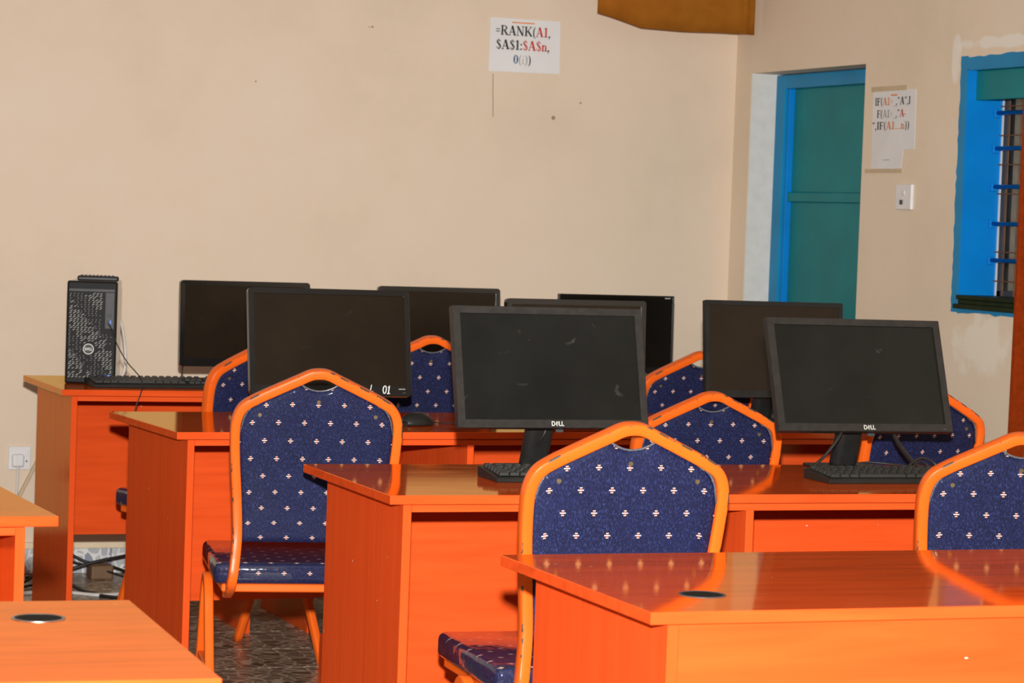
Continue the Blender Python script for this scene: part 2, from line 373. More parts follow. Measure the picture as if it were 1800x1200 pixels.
def text(bm, s, font, org, xd, yd, size, sx=1.0):
    org, xd, yd = Vector(org), Vector(xd), Vector(yd); x = 0
    for ch in s:
        if ch == ' ': x += .3; continue
        adv, strokes = font[ch]
        for st in strokes: stroke_poly(bm, st, lambda p, x=x: org+xd*(p.x+x)*size*sx+yd*p.y*size)
        x += adv
    return x*size*sx

# ------------------------------------------------------------------ the room
XR, YB, XL, YF, ZC = 4.5185, 9.2925, -2.3, -1.6, 2.9
fl_o = struct(obj('floor', BX(XL-.2, XR+.2, YF-.2, YB+.2, -.2, -.006), 'floor_pebble'))
TS = .318; first = None
for i in range(-6, 8):
    for j in range(-7, 7):
        x0 = 2.245+i*TS; y0 = 7.30+j*TS
        if y0+TS > YB-.02 or y0 < 5.0 or x0+TS > XR: continue
        if first is None: first = obj('tile', BX(.0018, TS-.0018, .0018, TS-.0018, -.006, 0, bev=.0012), 'floor_pebble', fl_o); first.location = (x0, y0, 0)
        else: clone(first, fl_o, (x0, y0, 0))
for i in range(-6, 8):      # last row of tiles is cut at the wall
    x0 = 2.245+i*TS; y0 = 7.30+6*TS
    if x0+TS > XR: continue
    if i == -6: ft = obj('tile', BX(.0018, TS-.0018, .0018, YB-y0-.004, -.006, 0, bev=.0012), 'floor_pebble', fl_o); ft.location = (x0, y0, 0)
    else: clone(ft, fl_o, (x0, y0, 0))
struct(obj('grout_bed', BX(XL, XR, YF, YB, -.0059, -.004), 'grout', fl_o))
wb = struct(obj('wall_back', BX(XL-.2, XR+.3, YB, YB+.2, -.2, ZC+.1), 'wall_back'))
struct(obj('ceiling', BX(XL-.2, XR+.3, YF-.2, YB+.2, ZC, ZC+.15), 'ceiling_dim'))
struct(obj('wall_front', BX(XL-.2, XR+.3, YF-.2, YF, -.2, ZC+.1), 'wall_plain'))
# left wall, out of view; its two openings are added for the fill lamps
bm = bmesh.new()
for y0, y1, z0, z1 in ((YF,2.4,0,ZC),(4.0,6.2,0,ZC),(7.8,YB,0,ZC),(2.4,4.0,0,1.15),(2.4,4.0,2.35,ZC),(6.2,7.8,0,1.15),(6.2,7.8,2.35,ZC)):
    box(bm, XL-.2, XL, y0, y1, z0, z1)
struct(obj('wall_left', bm, 'wall_plain'))
# right wall with the door and window openings
DY0, DY1, DZ = 8.263, 9.156, 1.89
WY0, WY1, WZ0, WZ1 = 6.25, 7.575, 1.10, 1.845
bm = bmesh.new()
for y0, y1, z0, z1 in ((YF,WY0,-.2,ZC),(WY1,DY0,-.2,ZC),(DY1,YB,-.2,ZC),(WY0,WY1,-.2,WZ0),(WY0,WY1,WZ1,ZC),(DY0,DY1,DZ,ZC)):
    box(bm, XR, XR+.28, y0, y1, z0, z1)
wr = struct(obj('wall_right', bm, 'wall_right'))
# hairline crack, nail marks in the back wall plaster
bm = bmesh.new()
sweep(bm, [Vector((3.5183,YB,1.842)), Vector((3.520,YB,1.78)), Vector((3.5225,YB,1.73)), Vector((3.5243,YB,1.682))], circ(.0016, 5))
obj('plaster_crack', bm, 'crack_dark', wb)
for x, z, r in ((3.042,1.9866,.004),(2.6092,1.7657,.003),(3.7661,1.6895,.008),(3.8747,1.7501,.004),(3.03,1.985,.0025)):
    obj('nail_mark', cyl(bmesh.new(), (x,YB-.0006,z), (0,1,0), r, .002, 10), 'crack_dark', wb)
# tile skirting with a cream painted cap
sk = bpy.data.objects.new('baseboard_back', None); COL.objects.link(sk); struct(sk); fs = None
for i in range(-6, 8):
    x0 = 2.13+i*TS
    if x0+TS > XR: continue
    if fs is None: fs = obj('skirting_tile', BX(.001, TS-.001, -.012, 0, 0, .088, bev=.0012), 'skirting_pebble', sk); fs.location = (x0, YB, .001)
    else: clone(fs, sk, (x0, YB, .001))
obj('cap_strip', BX(XL, XR, YB-.016, YB, .089, .112, bev=.002), 'cream_paint', sk)

# ---- door in the right wall
d1 = bpy.data.objects.new('door_1', None); COL.objects.link(d1); struct(d1); d1['label'] = 'blue framed teal metal door set back in the side wall'
XD = XR+.104
obj('white_reveal', BX(XR+.001, XD+.03, DY1-.004, DY1+.001, 0, DZ), 'plaster_white', d1)
obj('door_frame', BX(XD, XD+.05, DY1-.078, DY1-.004, 0, DZ-.003, bev=.003), 'frame_blue', d1)
obj('door_frame', BX(XD, XD+.05, DY0, DY0+.05, 0, DZ-.003, bev=.003), 'frame_blue', d1)
obj('door_frame', BX(XD, XD+.05, DY0+.05, DY1-.078, DZ-.055, DZ-.003, bev=.003), 'frame_blue', d1)
obj('stop_bead', BX(XD+.012, XD+.05, DY1-.095, DY1-.078, 0, DZ-.055, bev=.002), 'blue_paint', d1)
for z0, z1 in ((.03,.72),(.755,1.408),(1.444,1.835)):
    obj('door_panel', BX(XD+.034, XD+.048, DY0+.05, DY1-.095, z0, z1, bev=.002), 'teal_paint', d1)
for z0, z1 in ((.72,.755),(1.408,1.444)):
    obj('door_rail', BX(XD+.018, XD+.048, DY0+.05, DY1-.095, z0, z1, bev=.003), 'teal_paint', d1)
# ---- window in the right wall
w1 = bpy.data.objects.new('window_1', None); COL.objects.link(w1); struct(w1); w1['label'] = 'deep blue painted window with burglar bars in the side wall'
RD = .135
def rag(): return random.uniform(-.004, .004)
def band(pts_in, pts_out):
    b2 = bmesh.new(); n_ = len(pts_in)
    F = [[b2.verts.new((x, y, z)) for y, z in pts] for x in (XR-.0025, XR+.003) for pts in (pts_in, pts_out)]
    for i in range(n_-1):
        b2.faces.new((F[0][i], F[0][i+1], F[1][i+1], F[1][i])); b2.faces.new((F[2][i], F[3][i], F[3][i+1], F[2][i+1]))
        b2.faces.new((F[0][i], F[2][i], F[2][i+1], F[0][i+1])); b2.faces.new((F[1][i], F[1][i+1], F[3][i+1], F[3][i]))
    for i in (0, n_-1): b2.faces.new((F[0][i], F[1][i], F[3][i], F[2][i]))
    return b2
n = 40
zs = [WZ0-.045+(WZ1-WZ0+.088)*k/n for k in range(n+1)]
obj('painted_border', band([(WY1, z) for z in zs], [(WY1+.043+rag(), z) for z in zs]), 'frame_blue', w1)
ys = [WY0+(WY1-WY0)*k/n for k in range(n+1)]
obj('painted_border', band([(y, WZ1) for y in ys], [(y, WZ1+.041+rag()) for y in ys]), 'frame_blue', w1)
obj('painted_border', band([(y, WZ0) for y in ys], [(y, WZ0-.046+rag()) for y in ys]), 'frame_blue', w1)
obj('reveal', BX(XR-.001, XR+RD, WY1-.004, WY1, WZ0, WZ1), 'blue_paint', w1)
obj('reveal', BX(XR-.001, XR+RD, WY0, WY0+.004, WZ0, WZ1), 'blue_paint', w1)
obj('soffit', BX(XR-.001, XR+RD, WY0, WY1, WZ1-.004, WZ1), 'frame_blue', w1)
obj('head_board', BX(XR+.03, XR+.055, WY0, WY1-.004, WZ1-.10, WZ1-.004, bev=.002), 'teal_paint', w1)
for k, (dx, z0, z1) in enumerate(((.018, 1.098, 1.112), (.006, 1.083, 1.098), (.022, 1.068, 1.083))):
    obj('sill_board', BX(XR-dx, XR+RD if k == 0 else XR-.0015, WY0, WY1-.012+.006*k, z0, z1, bev=.002), 'dark_green', w1)
obj('window_frame', BX(XR+RD, XR+RD+.03, WY1-.035, WY1, WZ0, WZ1, bev=.002), 'grey_plastic', w1)
obj('white_bead', BX(XR+RD-.003, XR+RD, WY1-.012, WY1-.004, WZ0+.012, WZ1), 'white_plastic', w1)
obj('window_frame', BX(XR+RD, XR+RD+.03, WY0, WY1, WZ0, WZ0+.03, bev=.002), 'grey_plastic', w1)
obj('glass_pane', BX(XR+RD+.012, XR+RD+.016, WY0+.02, WY1-.035, WZ0+.03, WZ1-.01), 'glass', w1)
for z in (1.7074, 1.592, 1.4675, 1.3468, 1.228):
    o = obj('burglar_bar', sweep(bmesh.new(), [Vector((XR+.105, WY1+.01, z)), Vector((XR+.105, WY0-.01, z))], circ(.007, 8)), 'blue_paint', w1, True)
    obj('bar_clip', BX(XR+.095, XR+.115, WY1-.022, WY1-.010, z-.016, z+.012, bev=.002), 'blue_paint', w1)
for k in range(7):
    y = WY1-.058-.07*k
    obj('mesh_wire', sweep(bmesh.new(), [Vector((XR+.128, y, WZ0)), Vector((XR+.128, y, WZ1))], circ(.0022, 6)), 'rust', w1)
for k in range(8):
    z = WZ0+.06+.095*k
    obj('mesh_wire', sweep(bmesh.new(), [Vector((XR+.125, WY0, z)), Vector((XR+.125, WY1, z))], circ(.0022, 6)), 'rust', w1)
ow = struct(obj('wall_outside', BX(6.6, 6.8, 4, 16, -.2, 3.6), 'outside_wall'))
struct(obj('ground_outside', BX(4.9, 6.6, 4, 16, -.3, -.2), 'outside_wall'))

# ------------------------------------------------------------------ desks
PT = .018
def desk(name, label, x, y, yw, length, cpu=False, closed=False, bays=3, ovl=.03, ovr=.03, grommets=()):
    d = thing(name, label, 'desk', (x, y, 0), yw, 'orange laminate computer desks')
    DD, TH, HT = .6355, .0187, .75
    top = obj('desktop', BX(0, length, 0, DD, HT-TH, HT, bev=.0012), 'wood_top', d)
    for gx, gy in grommets:
        g = obj('grommet', sweep(bmesh.new(), [Vector((gx+.034*math.cos(a), gy+.034*math.sin(a), HT+.0002)) for a in [2*math.pi*i/40 for i in range(41)]], rrect(.0045, .0022, .0008, 2), (0,0,1)), 'steel' if not closed else 'grey_plastic', d, True)
        obj('grommet_cap', cyl(bmesh.new(), (gx, gy, HT-.0005), (0,0,1), .0335, .0012, 32), 'matte_black', g)
    B = HT-TH-.0012
    span = length-ovl-ovr-PT; bw = span/bays
    for k in range(bays+1):
        px = ovl+bw*k
        obj('side_panel' if k in (0, bays) else 'divider_panel', BX(px, px+PT, .006, .545, 0, B, bev=.001), 'wood_z', d)
    if closed:
        obj('front_panel', BX(ovl+PT, length-ovr-PT, .010, .026, .10, B, bev=.0008), 'wood_x', d)
    else:
        obj('apron_strip', BX(ovl+PT, length-ovr-PT, .0045, .022, B-.0145, B, bev=.0008), 'wood_edge', d)
        for k in range(bays):
            a = ovl+bw*k+PT; e = ovl+bw*(k+1)
            obj('modesty_panel', BX(a, e, .47, .486, .255, B, bev=.0008), 'wood_x', d)
            if cpu and k == 0:
                obj('tower_divider', BX(a+.557-PT, a+.557, .012, .47, 0, B-.0146, bev=.0008), 'wood_z', d)
    return d
LEN = 2.346
desk('computer_desk', 'long orange laminate desk along the back wall carrying the tower computer', 1.6477, 7.8899, R(-.47), LEN, cpu=True)
desk('computer_desk', 'long orange desk in second row from the back wall, with mouse on it', 1.6348, 6.4396, R(2.50), LEN)
desk('computer_desk', 'long orange desk in the middle carrying the two nearest branded monitors', 1.7098, 5.0091, R(-1.01), LEN)
desk('computer_desk', 'glossy orange desk in right foreground with closed front and cable grommet', 1.5908, 3.4811, R(-1.02), LEN, closed=True, grommets=((.153, .160),))
ey = R(1.4); ex = Vector((math.cos(ey), math.sin(ey)))
desk('computer_desk', 'orange desk corner at left edge in front of the wall socket', .9823-ex.x*LEN, 4.7028-ex.y*LEN, ey, LEN, ovr=.058)
fy = R(-3.2); ex = Vector((math.cos(fy), math.sin(fy))); e2 = Vector((-math.sin(fy), math.cos(fy)))
fx0 = Vector((.8767, 3.6965)) - ex*LEN - e2*.6355
desk('computer_desk', 'orange desk in bottom left foreground with a round steel rimmed grommet', fx0.x, fx0.y, fy, LEN, grommets=((LEN-.151, .478),))
desk('computer_desk', 'unseen orange desk left of the aisle in second row, added for reflections', .95-LEN, 6.25, 0, LEN)  # out of view, added to darken what the side panels reflect
desk('computer_desk', 'unseen orange desk left of the aisle by back wall, added for reflections', .95-LEN, 7.90, 0, LEN)  # also out of view, shades the wall mirrored in the panels
b_ = obj('wooden_block', BX(2.108, 2.23, 6.50, 6.72, 0, .192, bev=.003), 'wood_z'); tag(b_, 'low red wooden block under the second desk row', 'block')

# ------------------------------------------------------------------ chairs
def yb(z):
    pts = [(.40,-.17),(.42,-.21),(.45,-.226),(.53,-.220),(.60,-.215),(.70,-.225),(.80,-.245),(.945,-.278)]
    if z <= pts[0][0]: return pts[0][1]
    for (a, ya), (c, yc) in zip(pts, pts[1:]):
        if z <= c: return ya+(yc-ya)*(z-a)/(c-a)
    return pts[-1][1]
FT = .022      # tube width
half = [(.195,.405),(.193,.44),(.186,.50),(.183,.56),(.187,.64),(.194,.72),(.198,.785),(.196,.822),(.183,.851),(.155,.870),(.10,.896),(.05,.9185),(.022,.931),(0,.934)]
def frame_path():
    pts = [(-x, z) for x, z in half] + [(x, z) for x, z in half[-2::-1]]
    P = [(x*.957, yb(z)+(0.045 if z < .41 else 0), z) for x, z in pts]
    return catmull(P, 6)
def hw_in(z): 
    pts = [(.53,.172),(.60,.174),(.68,.180),(.76,.186),(.80,.187),(1.0,.187)]
    for (a, ya), (c, yc) in zip(pts, pts[1:]):
        if z <= c: return .955*(ya+(yc-ya)*max(0, (z-a))/(c-a))
    return .955*.187
def ztop(u):
    a = abs(u)
    if a < .046: return .8925+.0155*(a/.046)**2
    z = .908-(a-.046)*.458
    if a > .145: z = .8627-.0045-.078*(1-math.sqrt(max(0, 1-((a-.145)/.0425)**2)))
    return z
CH = {}
def chair_meshes():
    bm = bmesh.new(); sweep(bm, frame_path(), rrect(FT, .030, .0034, 2), (0, 1, .18), worn=(9, 10)); CH['back_frame'] = (bm, ('chair_paint', 'chair_worn'), True)
    # upholstered back pad
    bm = bmesh.new(); NS, NT = 36, 24; g = {}
    for side in (0, 1):
        for i in range(NS+1):
            s = -1+2*i/NS
            for j in range(NT+1):
                t = j/NT; zt = ztop(s*.187); z = .536+t*(zt-.536); u = s*hw_in(z)
                e = min(1, (1-abs(s))*6, t*7, (1-t)*7)
                y = yb(z)+(-.004-.004*e if side == 0 else .006+.032*math.sqrt(max(0, e)))
                g[side, i, j] = bm.verts.new((u, y, z))
    for i in range(NS):
        for j in range(NT):
            bm.faces.new((g[0,i,j], g[0,i+1,j], g[0,i+1,j+1], g[0,i,j+1])); bm.faces.new((g[1,i,j], g[1,i,j+1], g[1,i+1,j+1], g[1,i+1,j]))
    for i in range(NS):
        for j in (0, NT): bm.faces.new((g[0,i,j], g[0,i+1,j], g[1,i+1,j], g[1,i,j]))
    for j in range(NT):
        for i in (0, NS): bm.faces.new((g[0,i,j], g[0,i,j+1], g[1,i,j+1], g[1,i,j]))
    CH['back_pad'] = (bm, 'fabric_back', True)
    bm = bmesh.new(); P = []
    for i in range(49):
        s = -1+2*i/48; z = ztop(s*.187); P.append(Vector((s*hw_in(z), yb(z)-.0065, z+.001)))
    sweep(bm, P, circ(.0022, 6), (0,1,0)); CH['piping'] = (bm, 'pipe_clear', True)
    # seat
    bm = bmesh.new(); box(bm, -.224, .224, -.205, .228, .432, .484, bev=.015, seg=3)
    for v in bm.verts:
        if v.co.z > .48: v.co.z += .010*(1-(v.co.x/.222)**2)*(1-((v.co.y-.01)/.215)**2)
        if v.co.y > .1: v.co.x *= .97
    CH['seat'] = (bm, 'fabric_seat', True)
    bm = bmesh.new(); box(bm, -.205, .205, -.195, .21, .414, .433, bev=.003); CH['seat_frame'] = (bm, 'chair_paint', False)
    for sgn, k in ((-1, 'L'), (1, 'R')):
        P = [(.222*sgn, -.235, 0), (.222*sgn, -.150, .175), (.222*sgn, -.074, .33), (.222*sgn, -.050, .385), (.222*sgn, -.026, .415), (.222*sgn, 0, .424),
             (.222*sgn, .026, .415), (.222*sgn, .050, .385), (.222*sgn, .074, .33), (.222*sgn, .150, .175), (.222*sgn, .235, 0)]
        bm = bmesh.new(); sweep(bm, catmull(P, 5), rrect(.022, .022, .004, 2), (1, 0, 0)); CH['leg_arch'+k] = (bm, 'chair_paint', True)
        bm = bmesh.new(); box(bm, .222*sgn-.008, .222*sgn+.008, -.128, .128, .205, .225, bev=.002); CH['stretcher'+k] = (bm, 'chair_paint', False)
    for k, (u, z) in enumerate(((0,.868),(-.135,.835),(.135,.835))):
        CH['screw%d' % k] = (cyl(bmesh.new(), (u, yb(z)-.0095, z), (0,1,.2), .0045, .003, 10), 'brass', False)
chair_meshes(); PROTO = {}
NAMES = {'leg_archL':'leg_arch','leg_archR':'leg_arch','stretcherL':'stretcher','stretcherR':'stretcher','screw0':'screw','screw1':'screw','screw2':'screw'}
def chair(label, x, y, yw, zs=1.0):
    t = thing('banquet_chair', label, 'chair', (x, y, 0), R(yw), 'blue patterned chairs with orange frames'); t.scale = (1, 1, zs)
    made = {}
    for k, (bm, mat, sm) in CH.items():
        par = made.get('leg_arch'+k[-1]) if k.startswith('stretcher') else made.get('back_pad') if (k.startswith('screw') or k == 'piping') else t
        if k not in PROTO: PROTO[k] = made[k] = obj(NAMES.get(k, k), bm, mat, par, sm)
        else: made[k] = clone(PROTO[k], par)
    return t
chair('blue patterned chair left of centre, in front of handwritten 01 monitor', 1.878, 6.164, -10)
chair('nearest blue chair in the middle, tucked behind the right foreground desk', 2.002, 4.722, -4)
chair('blue chair cut off by the right edge beside the curtain', 2.907, 4.75, -15, .98)
chair('blue chair mostly hidden at back left behind monitor with handwritten 01', 2.028, 7.480, 16)
chair('small far blue chair seen between the 01 monitor and centre monitor', 2.707, 7.86, 0)
chair('far blue chair at back wall desk, just right of the centre monitor', 3.490, 7.62, 2, .978)
chair('blue chair between the two nearest branded monitors, second row', 2.835, 6.16, 0, .955)
chair('blue chair half hidden behind the rightmost front monitor', 3.39, 6.155, 12, .972)

# ------------------------------------------------------------------ monitors
MON = []
def monitor(label, x, y, z, yw, tilt, w, h, style, by=None, base=True):
    """x, y, z = bottom middle of the front face; style picks bezel, corner radius and screen"""
    st = dict(wide=dict(r=.002, bz=(.0175,.0165,.0185), scr='screen_grey', bez='bezel_plastic'),
              round=dict(r=.011, bz=(.0150,.0155,.027), scr='screen_brown', bez='gloss_black'),
              sharp=dict(r=.003, bz=(.0130,.0130,.020), scr='screen_brown', bez='black_plastic'),
              thin=dict(r=.001, bz=(.004,.006,.02), scr='screen_black', bez='gloss_black'))[style]
    back = .085; a = R(yw); tl = R(tilt)
    rx, ry = x-math.sin(a)*back, y+math.cos(a)*back
    t = thing('monitor', label, 'monitor', (rx, ry, .75), a, 'computer monitors')
    ex_ = Vector((1,0,0)); up = Vector((0, math.sin(tl), math.cos(tl))); nn = Vector((0, -math.cos(tl), math.sin(tl))); o0 = Vector((0, -back, z-.75))
    def P(u, v, d=0): return o0+ex_*u+up*v+nn*d
    side, topb, bot = st['bz']
    outer = [(p[0], p[1]+h/2) for p in rrect(w, h, st['r'], 4)]
    iw, ih = w-2*side, h-topb-bot
    inner = [(p[0], p[1]+bot+ih/2) for p in rrect(iw, ih, .0006, 4)]
    bm = bmesh.new(); nP = len(outer)
    def ring(pts, d): return [bm.verts.new(P(q[0], q[1], d)) for q in pts]
    sh = [(q[0]*.995, h/2+(q[1]-h/2)*.993) for q in outer]
    r1 = ring(outer, -.0015); r1b = ring(sh, 0); r2 = ring(inner, -.0003); r3 = ring(inner, -.005); r4 = ring(outer, -.020)
    for A, B in ((r1, r1b), (r1b, r2), (r2, r3), (r1, r4)):
        for k in range(nP): bm.faces.new((A[k], A[(k+1)%nP], B[(k+1)%nP], B[k]))
    bm.faces.new(r4); bm.faces.new(r3)
    bz = obj('bezel', bm, st['bez'], t)
    bm = bmesh.new(); q = [P(-iw/2, bot, -.0044), P(iw/2, bot, -.0044), P(iw/2, bot+ih, -.0044), P(-iw/2, bot+ih, -.0044), P(-iw/2, bot, -.0049), P(iw/2, bot, -.0049), P(iw/2, bot+ih, -.0049), P(-iw/2, bot+ih, -.0049)]
    V = [bm.verts.new(p) for p in q]
    for f in ((0,1,2,3),(7,6,5,4),(0,4,5,1),(1,5,6,2),(2,6,7,3),(3,7,4,0)): bm.faces.new([V[i] for i in f])
    obj('screen', bm, st['scr'], t)
    bm = bmesh.new(); V = []
    for (k, d) in ((.97, -.020), (.72, -.048)):
        V.append([bm.verts.new(P(sx*w/2*k, h*.5+sy*h*.5*k-(.0 if k > .9 else .01), d)) for sx, sy in ((-1,-1),(1,-1),(1,1),(-1,1))])
    for k in range(4): bm.faces.new((V[0][k], V[0][(k+1)%4], V[1][(k+1)%4], V[1][k]))
    bm.faces.new(V[0][::-1]); bm.faces.new(V[1]); obj('rear_housing', bm, 'black_plastic', t)
    # stand: leaning oval neck on a flat square foot
    c0 = Vector((0, .035 if style == 'wide' else .02, .008)); c1 = P(0, h*.30, -.046)
    path = [c0, c0.lerp(c1, .5)+Vector((0, -.004, .01)), c1]
    obj('neck', sweep(bmesh.new(), catmull(path, 6), rrect(.066, .040, .0195, 6), (0, 1, .3)), 'black_plastic', t, True)
    bm = bmesh.new(); box(bm, -.085, .085, -.095 if style == 'wide' else -.075, .075, 0, .008, bev=.002); obj('foot', bm, 'black_plastic', t)
    if style == 'wide':
        bm = bmesh.new(); s = .0105; wd = text_width('DELL', SANS)*s; text(bm, 'DELL', SANS, P(-wd/2+.007, .0045, .0006), ex_, up, s); obj('logo', bm, 'silver_mark', bz)
        bm = bmesh.new(); box(bm, -.009, .009, -.0, .006, -.0035, .0035, bev=.0015); o = obj('cable_clip', bm, 'grey_plastic', t); o.location = P(.018, -.004, -.016)
    if style in ('wide', 'round', 'sharp'):
        o = obj('power_button', BX(-.004, .004, -.001, .001, -.0015, .0015, bev=.0005), 'grey_plastic', bz); o.location = P(w/2-.022, bot*.35, .0005)
    MON.append(t)
    return t, P, bz, (ex_, up)
monitor('branded monitor in the centre foreground with smudged dusty screen', 2.231, 5.427, .851, .9, 14.0, .457, .272, 'wide')
monitor('branded monitor at right foreground tilted back above a keyboard', 3.017, 5.437, .846, -1.55, 20.1, .450, .273, 'wide')
t, P, bz, (ex_, up) = monitor('black monitor at left with handwritten white 01 on its lower bezel', 2.145, 6.795, .819, -2.8, 12.7, .447, .290, 'round')
bm = bmesh.new(); text(bm, 'l', SANS, P(.104, .0105, .0012), ex_, up, .019); text(bm, 'oj', SANS, P(.140, .0070, .0012), ex_, up, .0215); obj('handwriting', bm, 'white_mark', bz)
bm = bmesh.new()
for k in range(7): stroke_poly(bm, [(.186+.0027*k, .0195, .0018), (.1878+.0027*k, .0195, .0018)], lambda p: P(p.x, p.y, .0012))
obj('model_mark', bm, 'silver_mark', bz)
monitor('black monitor almost hidden behind the centre foreground monitor', 2.878, 6.856, .811, 5.1, 2.2, .440, .278, 'round')
monitor('black monitor in front of the blue door, overlapped by right foreground monitor', 3.504, 6.864, .819, -3.2, 6.9, .433, .279, 'sharp')
monitor('black monitor on the back desk beside the tower computer', 2.327, 8.31, .799, 1.4, 3.0, .435, .276, 'round')
monitor('black monitor on the back desk below the RANK formula paper', 2.993, 8.31, .790, 1.7, 3.1, .433, .282, 'round')
t, P, bz, (ex_, up) = monitor('thin framed glossy black monitor on back desk nearest the door', 3.632, 8.312, .796, 3.0, 1.1, .435, .265, 'thin')
bm = bmesh.new()
for k in range(6): stroke_poly(bm, [(.180+.0036*k, .2565, .0028), (.1826+.0036*k, .2565, .0028)], lambda p: P(p.x, p.y, .0010))
obj('model_mark', bm, 'silver_mark', bz)

# ------------------------------------------------------------------ keyboards, mouse
KB = {}
def keyboard(label, x, y, yw, rounded=False):
    """x, y = front left corner"""
    t = thing('keyboard', label, 'keyboard', (x, y, .7502), R(yw), 'black keyboards')
    W, D = .442, .132
    if 'body' not in KB:
        bm = bmesh.new(); prof = [(0,0),(D,0),(D,.022),(D*.93,.0235),(0.006,.012),(0,.009)]
        A = [bm.verts.new((0, p[0], p[1])) for p in prof]; B = [bm.verts.new((W, p[0], p[1])) for p in prof]
        for k in range(6): bm.faces.new((A[k], A[(k+1)%6], B[(k+1)%6], B[k]))
        bm.faces.new(A[::-1]); bm.faces.new(B)
        bmesh.ops.bevel(bm, geom=[e for e in bm.edges], offset=.0015, segments=1, affect='EDGES')
        KB['body'] = obj('body', bm, 'black_plastic', t)
        bm = bmesh.new()
        def key(kx, kw, r, kd=.016):
            y0 = .012+r*.0188; z = .0125+(y0)*.087; d = kd-.0015
            lo = [(kx+.001, y0, z), (kx+kw-.001, y0, z), (kx+kw-.001, y0+d, z+d*.087), (kx+.001, y0+d, z+d*.087)]
            i_ = .0022
            hi = [(kx+.001+i_, y0+i_*.7, z+.0065), (kx+kw-.001-i_, y0+i_*.7, z+.0065), (kx+kw-.001-i_, y0+d-i_, z+.0065+d*.087), (kx+.001+i_, y0+d-i_, z+.0065+d*.087)]
            a = [bm.verts.new(p) for p in lo]; b = [bm.verts.new(p) for p in hi]
            for k in range(4): bm.faces.new((a[k], a[(k+1)%4], b[(k+1)%4], b[k]))
            bm.faces.new(b)
        u = .0188
        rows = [[1.25,1.25,1.25,6.25,1.25,1.25,1.25,1.25], [2.25]+[1]*10+[2.75], [1.75]+[1]*11+[2.25], [1.5]+[1]*12+[1.5], [1]*13+[2]]
        for r, row in enumerate(rows):
            xx = .008
            for k in row: key(xx, k*u, r); xx += k*u
            for k in range(3):
                if r in (0, 3, 4) or (r == 1 and k == 1): key(.300+k*u, u, r)
            for k in range(4): key(.364+k*.0175, .0175, r)
        for k in range(16): key(.008+k*.0222, u, 5.15)
        KB['keys'] = obj('keys', bm, 'key_plastic', t); KB['keys']['kind'] = 'stuff'
    else: clone(KB['body'], t); clone(KB['keys'], t)
    return t
keyboard('black keyboard on back desk in front of the tower computer', 1.764, 7.992, 0)
keyboard('black keyboard behind left chair, beside the mouse', 1.868, 6.628, 1.5)
keyboard('black keyboard under the centre foreground monitor', 2.027, 5.243, -2)
keyboard('black keyboard under the tilted right foreground monitor', 2.793, 5.193, -1.5)
# mouse
t = thing('computer_mouse', 'black computer mouse on second row desk', 'mouse', (2.345, 6.675, .7502), R(-72))
bm = bmesh.new(); bmesh.ops.create_uvsphere(bm, u_segments=28, v_segments=16, radius=1)
for v in bm.verts:
    x, y, z = v.co
    zz = max(0, z)*.034*(1-.25*max(0, y)**2) if z > 0 else z*.002
    v.co = (x*.031*(1-.12*y*y), y*.055, zz+.002)
bd = obj('body', bm, 'black_plastic', t, True)
obj('scroll_wheel', cyl(bmesh.new(), (-.003, .032, .0235), (1,0,0), .008, .006, 16), 'grey_plastic', t)
cable('cord', [(0,.05,.008),(0,.10,.004),(.03,.17,.003),(.10,.20,.003)], .0016, 'cable_black', t)

# ------------------------------------------------------------------ tower computer
TOWER = t = thing('tower_computer', 'black tower computer with patterned grille standing on the back desk', 'computer', (1.7118, 8.166, .7502), R(-16))
CW, CHT, CD = .1545, .318, .285
obj('case', BX(.003, CW-.003, .012, CD, .004, CHT-.002, bev=.003), 'gloss_black', t)
fr = obj('front_bezel', BX(0, CW, 0, .016, 0, CHT, bev=.006, seg=3), 'tower_black', t)
bm = bmesh.new(); random.seed(3)
NX, NZ = 12, 40
for i in range(NX):
    for j in range(NZ):
        x0 = .009+i*.0114+(j%2)*.002; z0 = .020+j*.0066
        if x0 > .110 and z0 > .155: continue
        if x0 > .140 or (x0 > .132 and z0 > .15) or random.random() < .18: continue
        if (x0-.070)**2+(z0-.108)**2 < .021**2: continue
        ph = (i*2+j) % 23
        ln_ = .0045+.0045*random.random() if ph < 13 else .0020
        dx = ln_; dz = ln_*.55
        V = [bm.verts.new((x0+a*dx+b*.0005, -.0006, z0+a*dz+b*.00105)) for a, b in ((0,-1),(1,-1),(1,1),(0,1))]; bm.faces.new(V)
gr = obj('grille_slots', bm, 'slot_grey', fr); gr['kind'] = 'stuff'
obj('port_panel', BX(.118, .146, -.0012, .004, .172, .284, bev=.0008), 'grey_plastic', t)
obj('top_strip', BX(.006, .146, -.0008, .004, .286, .294, bev=.0004), 'grey_plastic', t)
obj('power_button', cyl(bmesh.new(), (.131, -.0024, .268), (0,1,0), .0058, .004, 20), 'black_plastic', t)
obj('audio_jack', cyl(bmesh.new(), (.134, -.0018, .231), (0,1,0), .003, .003, 14), 'black_plastic', t)
for x0, z0, m_ in ((.124,.207,'black_plastic'),(.133,.207,'black_plastic'),(.124,.187,'black_plastic'),(.133,.187,'usb_blue')):
    obj('usb_port', BX(x0, x0+.0045, -.002, .002, z0, z0+.012, bev=.0004), m_, t)
obj('sticker', BX(.118, .138, -.0008, .003, .023, .029), 'usb_blue', t)
lg = obj('logo_ring', sweep(bmesh.new(), [Vector((.070+.0155*math.cos(a), -.0015, .108+.0155*math.sin(a))) for a in [2*math.pi*i/32 for i in range(33)]], rrect(.0022, .0016, .0003, 1), (0,1,0)), 'silver_mark', t)
obj('logo_disc', cyl(bmesh.new(), (.070, -.0010, .108), (0,1,0), .0148, .002, 28), 'black_plastic', lg)
